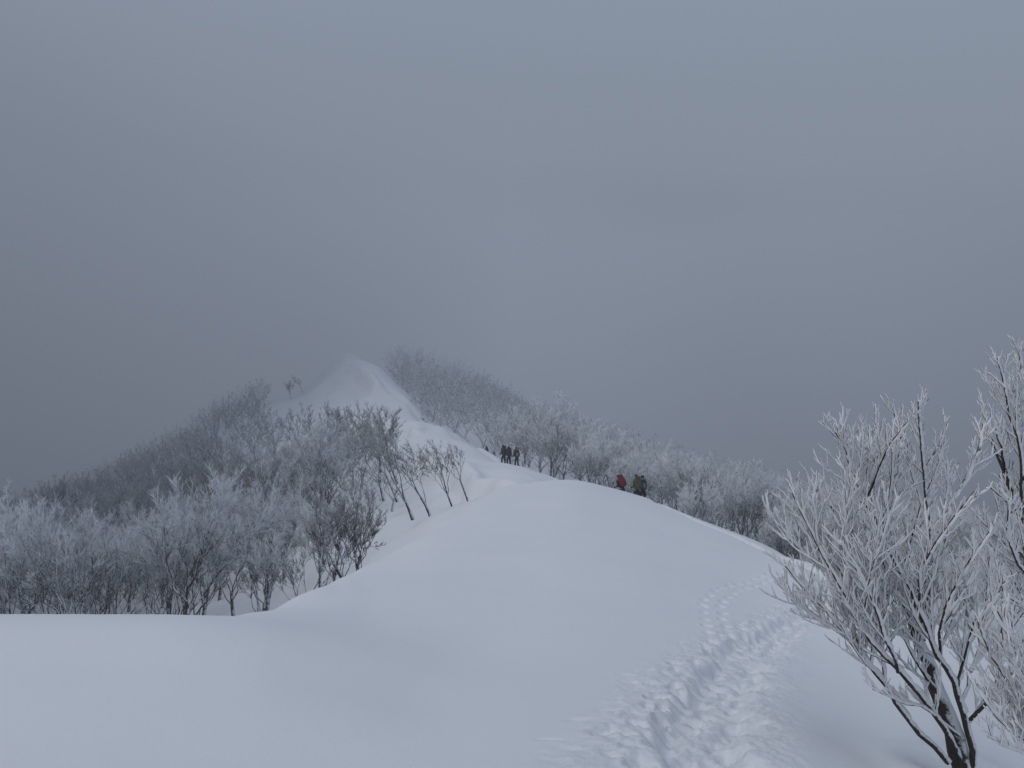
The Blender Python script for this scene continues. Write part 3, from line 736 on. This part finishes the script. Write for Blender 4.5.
def hiker(loc, face, H, label, jacket, trousers, hat, bend=.12, stride=.28, seed=1, group=None, pack=None, poles=True):
    """a walker seen from any side, facing +y before turning; bend leans the trunk forward"""
    rg = random.Random(seed); k = H / 1.75
    root = empty('person', loc, face, k); tag(root, label, 'person', group)
    V3 = Vector
    pel = V3((0, 0, .93)); fw = V3((0, math.sin(bend), math.cos(bend))); side = V3((1, 0, 0)); fwd = V3((0, math.cos(bend), -math.sin(bend)))
    wa, ch, nk = pel + fw * .16, pel + fw * .36, pel + fw * .56
    hd = nk + fw * .10 + V3((0, .03, .10))
    s = stride
    def leg(sx, y):
        hip = pel + V3((.09 * sx, 0, -.05)); an = V3((.10 * sx, y, .09 + (.05 if y < 0 else 0))); kn = (hip + an) / 2 + V3((0, .07, .03)); toe = an + V3((0, .17, -.05)); heel = an + V3((0, -.04, -.05))
        return hip, kn, an, toe, heel
    def arm(sx, y):
        sh = nk - fw * .08 + side * (.17 * sx); el = sh + V3((.07 * sx, -.02 + y * .3, -.27)); wr = el + V3((.03 * sx, .2 + .1 * y, -.06)); return sh, el, wr
    LL, RL, LA, RA = leg(-1, s), leg(1, -s), arm(-1, -.3), arm(1, .4)
    # the body: one continuous surface with hands
    J = [(pel, (.13, .10)), (wa, (.12, .095)), (ch, (.15, .11)), (nk, (.06, .06)), (nk + fw * .07, (.055, .055)), (hd, (.085, .10)), (hd + V3((0, 0, .10)), (.07, .085))]
    E = [(0, 1), (1, 2), (2, 3), (3, 4), (4, 5), (5, 6)]
    for g in (LL, RL):
        n = len(J); J += [(g[0], .085), (g[1], .058), (g[2], .042), (g[3], .032)]; E += [(0, n), (n, n + 1), (n + 1, n + 2), (n + 2, n + 3)]
    for g, sx in ((LA, -1), (RA, 1)):
        n = len(J); hand = g[2] + (g[2] - g[1]).normalized() * .07
        J += [(g[0], .055), (g[1], .042), (g[2], .028), (hand, (.035, .02))]; E += [(2, n), (n, n + 1), (n + 1, n + 2), (n + 2, n + 3)]
        for q in range(4):
            f = len(J); b = hand + V3((.012 * (q - 1.5), 0, 0)); J += [(b + V3((0, .035, -.012)), .009), (b + V3((0, .045, -.045)), .008)]; E += [(n + 3, f), (f, f + 1)]
        f = len(J); J += [(g[2] + V3((-.035 * sx, .05, -.005)), .01)]; E += [(n + 2, f)]
    J = [(p, tuple(q * (1 if i in (3, 4, 5, 6) else .72 if i < 3 or i > 14 else .5) for q in (r if isinstance(r, tuple) else (r, r)))) for i, (p, r) in enumerate(J)]
    skin_obj('body', J, E, M_SKIN, root)
    for g in (LA, RA):
        t = Tubes(); ellipsoid(t, g[2] + (g[2] - g[1]).normalized() * .08 + V3((0, .02, -.02)), (.062, .075, .062), 8, 6)
        link(bpy.data.objects.new('glove', t.mesh('glove', M_BLK)), root)
    # face
    t = Tubes(); ellipsoid(t, hd + V3((0, .105, .01)), (.014, .022, .024), 6, 4)
    link(bpy.data.objects.new('nose', t.mesh('nose', M_SKIN)), root)
    for sx in (-1, 1):
        t = Tubes(); ellipsoid(t, hd + V3((.033 * sx, .088, .035)), (.014, .012, .008), 6, 4)
        link(bpy.data.objects.new('eye', t.mesh('eye', M_BLK)), root)
    # clothes
    J = [(pel - fw * .04, (.185, .15)), (wa, (.165, .135)), (ch, (.195, .15)), (nk - fw * .02, (.085, .085)), (nk + fw * .05, (.075, .075))]; E = [(0, 1), (1, 2), (2, 3), (3, 4)]
    for g in (LA, RA):
        n = len(J); J += [(g[0], .088), (g[1], .068), (g[2], .052)]; E += [(2, n), (n, n + 1), (n + 1, n + 2)]
    skin_obj('jacket', J, E, jacket, root)
    J = [(pel + fw * .04, (.15, .125)), (pel - V3((0, 0, .06)), (.155, .125))]; E = [(0, 1)]
    for g in (LL, RL):
        n = len(J); J += [(g[0] - V3((0, 0, .08)), .105), (g[1], .082), (g[2] + V3((0, 0, .06)), .075)]; E += [(1, n), (n, n + 1), (n + 1, n + 2)]
    skin_obj('trousers', J, E, trousers, root)
    for g in (LL, RL):
        skin_obj('boot', [(g[2] + V3((0, 0, .1)), .062), (g[2], .06), (g[4] + V3((0, .02, .02)), .055), (g[3] + V3((0, .02, .02)), .045)], [(0, 1), (1, 2), (2, 3)], M_BLK, root)
    t = Tubes(); ellipsoid(t, hd + V3((0, -.012, .075)), (.112, .125, .11)); ellipsoid(t, hd + V3((0, -.05, .02)), (.105, .095, .10))
    link(bpy.data.objects.new('hat', t.mesh('hat', hat)), root)
    bpy.context.view_layer.update()
    Mw = Matrix.Translation(Vector(loc)) @ Matrix.Rotation(face, 4, 'Z') @ Matrix.Scale(k, 4)
    if pack:
        pm, lab, size, lidm = pack
        c = ch - fwd * .24 + fw * .0
        e = empty('backpack', Mw @ c, 0); e.rotation_euler = (Matrix.Rotation(face, 3, 'Z') @ Matrix.Rotation(-bend, 3, 'X')).to_euler(); e.scale = (k * size,) * 3
        tag(e, lab, 'backpack', None)
        t = Tubes(); rings = 9
        for i in range(rings):                                  # rounded bag, wider low down
            f = i / (rings - 1); zz = -.30 + .58 * f; w = (.165 + .02 * math.sin(f * 3)) * (1 - (abs(f - .5) * 2) ** 6 * .45); dd = w * .78
            for j in range(14):
                a = 2 * PI * j / 14; ca, sa = math.cos(a), math.sin(a)
                t.v.append((w * math.copysign(abs(ca) ** .6, ca), dd * math.copysign(abs(sa) ** .6, sa) , zz))
        for i in range(rings - 1):
            for j in range(14): t.q.append((i * 14 + j, i * 14 + (j + 1) % 14, (i + 1) * 14 + (j + 1) % 14, (i + 1) * 14 + j))
        t.n = len(t.v)
        for base_i, zz in ((0, -.31), ((rings - 1) * 14, .30)):
            t.v.append((0, 0, zz))
            for j in range(14): t.t.append((base_i + j, base_i + (j + 1) % 14, t.n))
            t.n += 1
        link(bpy.data.objects.new('bag', t.mesh('bag', pm)), e)
        t = Tubes(); ellipsoid(t, (0, -.01, .31), (.165, .13, .075), 12, 6); link(bpy.data.objects.new('lid', t.mesh('lid', lidm)), e)
        t = Tubes(); ellipsoid(t, (0, -.13, -.05), (.11, .06, .16), 10, 6); link(bpy.data.objects.new('front_pocket', t.mesh('front_pocket', lidm)), e)
        for sx in (-1, 1):
            t = Tubes(); t.add([V3((.1 * sx, .1, .22)), V3((.115 * sx, .22, .27)), V3((.12 * sx, .36, .12)), V3((.14 * sx, .28, -.1)), V3((.14 * sx, .1, -.2))], [.018] * 5, 5)
            link(bpy.data.objects.new('strap', t.mesh('strap', M_BLK)), e)
    if poles:
        for g, sx, lb in ((LA, -1, 'left'), (RA, 1, 'right')):
            hand = Mw @ (g[2] + (g[2] - g[1]).normalized() * .09); tip = Mw @ (g[2] + V3((.10 * sx, .18 if sx < 0 else -.05, 0)))
            tip.z = float(base_h(tip.x, tip.y)) - .08
            e = empty('trekking_pole', hand); tag(e, 'thin dark trekking pole in the %s hand of the %s' % (lb, poles), 'trekking pole')
            dirv = tip - hand
            t = Tubes(); t.add([dirv * -.05, dirv], [.009, .007], 5); link(bpy.data.objects.new('shaft', t.mesh('shaft', M_MET)), e)
            t = Tubes(); t.add([dirv * -.08, dirv * .06], [.02, .018], 6); link(bpy.data.objects.new('grip', t.mesh('grip', M_BLK)), e)
            t = Tubes(); t.add([dirv * .90, dirv * .915], [.05, .02], 8); link(bpy.data.objects.new('basket', t.mesh('basket', M_BLK)), e)
    return root

def stand(px, d, sink=.1):
    x = (px - CX) / F * d; z, _, _ = surface_h(np.array([x]), np.array([float(d)])); return Vector((x, d, float(z[0]) - sink))
G1, G2 = 'hikers just behind the hump', 'hikers in a line on the ridge'
hiker(stand(622.5, 50.5, .36), .55, 1.78, 'person bent forward under a red backpack, behind the snow hump', M_BLK, M_BLK, M_NAVY, .62, .26, 1, G1,
      (M_RED, 'large dark red backpack on the hiker bending forward', 1.15, M_RED), 'hiker with the red backpack')
hiker(stand(637, 50.5, .03), .25, 1.82, 'person in teal hat with an olive green pack, beside the bending hiker', M_GRN, M_BLK, M_TEAL, .14, .2, 2, G1,
      (M_GRN, 'olive green backpack on the hiker with a teal hat', 1.18, M_GRN), 'hiker with the teal hat')
hiker(stand(642.8, 51, .03), .1, 1.8, 'person in dark navy with black hat, rightmost of all the hikers', M_NAVY, M_BLK, M_BLK, .12, .2, 3, G1,
      (M_NAVY, 'dark navy backpack on the rightmost hiker', 1.1, M_LG), 'rightmost hiker')
hiker(stand(503.5, 73, .3), .3, 1.84, 'person in plum grey coat, left of the three on the ridge', M_PURP, M_BLK, M_PURP, .12, .22, 4, G2,
      (M_PURP, 'plum grey backpack on the left hiker of the ridge trio', 1.25, M_NAVY), None)
hiker(stand(508.8, 72.5, .3), .2, 1.78, 'person in teal navy jacket, middle of the three on the ridge', M_TN, M_BLK, M_NAVY, .1, .2, 5, G2,
      (M_TN, 'teal navy backpack on the middle hiker of the ridge trio', 1.25, M_NAVY), None)
hiker(stand(516.6, 71, .25), .15, 1.8, 'person in black with grey patch on the pack, right of the ridge trio', M_BLK, M_BLK, M_BLK, .1, .26, 6, G2,
      (M_BLK, 'black backpack with light grey pocket on the right hiker of the ridge trio', 1.2, M_LG), 'right hiker of the ridge trio')
hiker(stand(486.5, 97, .5), .4, 1.7, 'person far ahead, half hidden by the ridge crest above the trio', M_GREY, M_BLK, M_BLK, .1, .2, 7, G2,
      (M_GREY, 'small grey backpack on the half hidden hiker far ahead', 1.0, M_NAVY), None)
hiker(stand(494, 95, .9), .4, 1.6, 'person barely showing over the ridge crest, just behind the one far ahead', M_BLK, M_BLK, M_BLK, .1, .2, 8, G2, None, None)
print('hikers', time.time() - T0)

# ------------------------------------------------------------------ fog
def build_fog():
    x0, x1, y0, y1, z0, z1 = -420, 420, -80, 430, -195, 46
    v = [(x, y, z) for z in (z0, z1) for y in (y0, y1) for x in (x0, x1)]
    f = [(0, 2, 3, 1), (4, 5, 7, 6), (0, 1, 5, 4), (2, 6, 7, 3), (0, 4, 6, 2), (1, 3, 7, 5)]
    m, nt = new_mat('fog'); L = nt.links.new
    out = nd(nt, 'ShaderNodeOutputMaterial'); geo = nd(nt, 'ShaderNodeNewGeometry')
    def lin(v):                                                # dot(position, v) + constant
        d = nd(nt, 'ShaderNodeVectorMath', operation='DOT_PRODUCT'); d.inputs[1].default_value = v[:3]; L(geo.outputs['Position'], d.inputs[0])
        k = nd(nt, 'ShaderNodeMath', operation='ADD'); L(d.outputs['Value'], k.inputs[0]); k.inputs[1].default_value = v[3]; return k.outputs[0]
    # thin haze on the near ridge, thick cloud farther off, higher up and over the valley on the left
    mr = nd(nt, 'ShaderNodeMapRange', interpolation_type='SMOOTHSTEP'); 
    far = nd(nt, 'ShaderNodeMath', operation='MAXIMUM'); L(lin(CLOUD), far.inputs[0]); L(lin((.55, 1.0, 1.2, -25)), far.inputs[1]); val = nd(nt, 'ShaderNodeMath', operation='MAXIMUM'); L(far.outputs[0], val.inputs[0]); L(lin((-2.0, 1.0, 2.0, -44)), val.inputs[1]); L(val.outputs[0], mr.inputs['Value'])
    mr.inputs['From Min'].default_value, mr.inputs['From Max'].default_value = CLOUD_R
    mr.inputs['To Min'].default_value, mr.inputs['To Max'].default_value = FOG_D
    ab = nd(nt, 'ShaderNodeVolumeAbsorption'); ab.inputs['Color'].default_value = (0, 0, 0, 1); L(mr.outputs[0], ab.inputs['Density'])
    em = nd(nt, 'ShaderNodeEmission'); em.inputs['Color'].default_value = (*FOG_C, 1)  # the fog glows by itself, standing in for scattered skylight
    lo = nd(nt, 'ShaderNodeMath', operation='MINIMUM'); L(lin(FOG_L[0]), lo.inputs[0]); L(lin(FOG_L[1]), lo.inputs[1])  # brightness painted into the glow: dimmer low down and towards the left
    nz = nd(nt, 'ShaderNodeTexNoise', _Scale=.011, _Detail=1.0); L(geo.outputs['Position'], nz.inputs['Vector'])       # uneven patches in the fog's own glow
    nv = nd(nt, 'ShaderNodeMath', operation='MULTIPLY_ADD'); L(nz.outputs[0], nv.inputs[0]); nv.inputs[1].default_value = .036; nv.inputs[2].default_value = -.018
    l2 = nd(nt, 'ShaderNodeMath', operation='ADD'); L(lo.outputs[0], l2.inputs[0]); L(nv.outputs[0], l2.inputs[1])
    cl = nd(nt, 'ShaderNodeMath', operation='MAXIMUM'); L(l2.outputs[0], cl.inputs[0]); cl.inputs[1].default_value = .09
    mu = nd(nt, 'ShaderNodeMath', operation='MULTIPLY'); L(cl.outputs[0], mu.inputs[0]); L(mr.outputs[0], mu.inputs[1]); L(mu.outputs[0], em.inputs['Strength'])
    ad = nd(nt, 'ShaderNodeAddShader'); L(ab.outputs[0], ad.inputs[0]); L(em.outputs[0], ad.inputs[1]); L(ad.outputs[0], out.inputs['Volume'])
    m.cycles.volume_step_rate = 1.0
    me = np_mesh('fog', v, f, None, m, False)
    o = link(bpy.data.objects.new('fog', me)); tag(o, 'grey freezing fog hanging over the whole ridge', 'fog', kind='stuff')
FOG_D, FOG_C, FOG_L = (.0017, .11), (1.0, 1.16, 1.46), ((.0006, 0, .0009, .205), (-.0002, 0, .0009, .205))
CLOUD, CLOUD_R = (-.78, 1.0, 2.0, 0), (188, 358)
build_fog()

# ------------------------------------------------------------------ sky, sun, camera
def build_world():
    w = bpy.data.worlds.new('World'); scene.world = w; w.use_nodes = True
    nt = w.node_tree; nt.nodes.clear(); L = nt.links.new
    out = nd(nt, 'ShaderNodeOutputWorld')
    sky = nd(nt, 'ShaderNodeTexSky', sky_type='NISHITA', sun_disc=False)
    sky.sun_elevation = R(48); sky.sun_rotation = R(230); sky.air_density = 2.0; sky.dust_density = 5.0
    b1 = nd(nt, 'ShaderNodeBackground'); b1.inputs['Strength'].default_value = .012; L(sky.outputs[0], b1.inputs['Color'])
    tc = nd(nt, 'ShaderNodeTexCoord'); sp = nd(nt, 'ShaderNodeSeparateXYZ'); L(tc.outputs['Generated'], sp.inputs[0])
    n = nd(nt, 'ShaderNodeTexNoise', _Scale=2.2, _Detail=4.0); L(tc.outputs['Generated'], n.inputs['Vector'])
    # overcast: dim near the horizon, bright at the zenith, darker to the left where the valley lies
    a = nd(nt, 'ShaderNodeMath', operation='MULTIPLY_ADD'); L(sp.outputs['X'], a.inputs[0]); a.inputs[1].default_value = .06; L(sp.outputs['Z'], a.inputs[2]); bk = nd(nt, 'ShaderNodeMath', operation='MULTIPLY_ADD'); L(sp.outputs['Y'], bk.inputs[0]); bk.inputs[1].default_value = -.13; L(a.outputs[0], bk.inputs[2])
    c = nd(nt, 'ShaderNodeMath', operation='MULTIPLY_ADD'); L(n.outputs[0], c.inputs[0]); c.inputs[1].default_value = .04; L(bk.outputs[0], c.inputs[2])
    mr = nd(nt, 'ShaderNodeMapRange'); mr.inputs['From Min'].default_value = -.5; mr.inputs['From Max'].default_value = 1.1; L(c.outputs[0], mr.inputs['Value'])
    rp = nd(nt, 'ShaderNodeValToRGB'); L(mr.outputs[0], rp.inputs[0])
    el = rp.color_ramp.elements
    def f(z): return (z + .5 + .05) / 1.6
    stops = [(-.3, (.03, .035, .045)), (-.08, (.055, .064, .082)), (.12, (.195, .226, .284)), (.42, (.25, .29, .366)), (.68, (.21, .255, .34)), (1.0, (.20, .25, .335))]
    el[0].position, el[0].color = f(stops[0][0]), (*stops[0][1], 1); el[1].position, el[1].color = f(stops[-1][0]), (*stops[-1][1], 1)
    for z, cc in stops[1:-1]:
        e = el.new(f(z)); e.color = (*cc, 1)
    b2 = nd(nt, 'ShaderNodeBackground'); b2.inputs['Strength'].default_value = 1.0; L(rp.outputs[0], b2.inputs['Color'])
    ad = nd(nt, 'ShaderNodeAddShader'); L(b1.outputs[0], ad.inputs[0]); L(b2.outputs[0], ad.inputs[1]); L(ad.outputs[0], out.inputs['Surface'])
build_world()
sun = bpy.data.lights.new('sun', 'SUN'); sun.energy = .90; sun.angle = R(70); sun.color = (1.0, .99, .975)
so = link(bpy.data.objects.new('sun', sun))
az, el_ = R(230), R(48)                       # behind on the left, through cloud
so.rotation_euler = Vector((-math.sin(az) * math.cos(el_), -math.cos(az) * math.cos(el_), -math.sin(el_))).to_track_quat('-Z', 'Y').to_euler()

cam = bpy.data.cameras.new('camera'); co = link(bpy.data.objects.new('camera', cam))
cam.sensor_width = 36; cam.lens = F / 1024 * 36; cam.clip_start = .05; cam.clip_end = 5000
co.location = (0, 0, EYE); co.rotation_euler = (R(90), 0, 0)
scene.camera = co

scene.render.engine = 'CYCLES'
c = scene.cycles
c.use_denoising = True
try: c.denoiser = 'OPENIMAGEDENOISE'
except Exception: pass
c.max_bounces = 6; c.diffuse_bounces = 3; c.glossy_bounces = 2; c.transparent_max_bounces = 8; c.volume_bounces = 0
c.use_adaptive_sampling = True; c.adaptive_threshold = .02
scene.view_settings.view_transform = 'Standard'; scene.view_settings.look = 'None'; scene.view_settings.exposure = 0; scene.view_settings.gamma = 1
print('done', time.time() - T0)
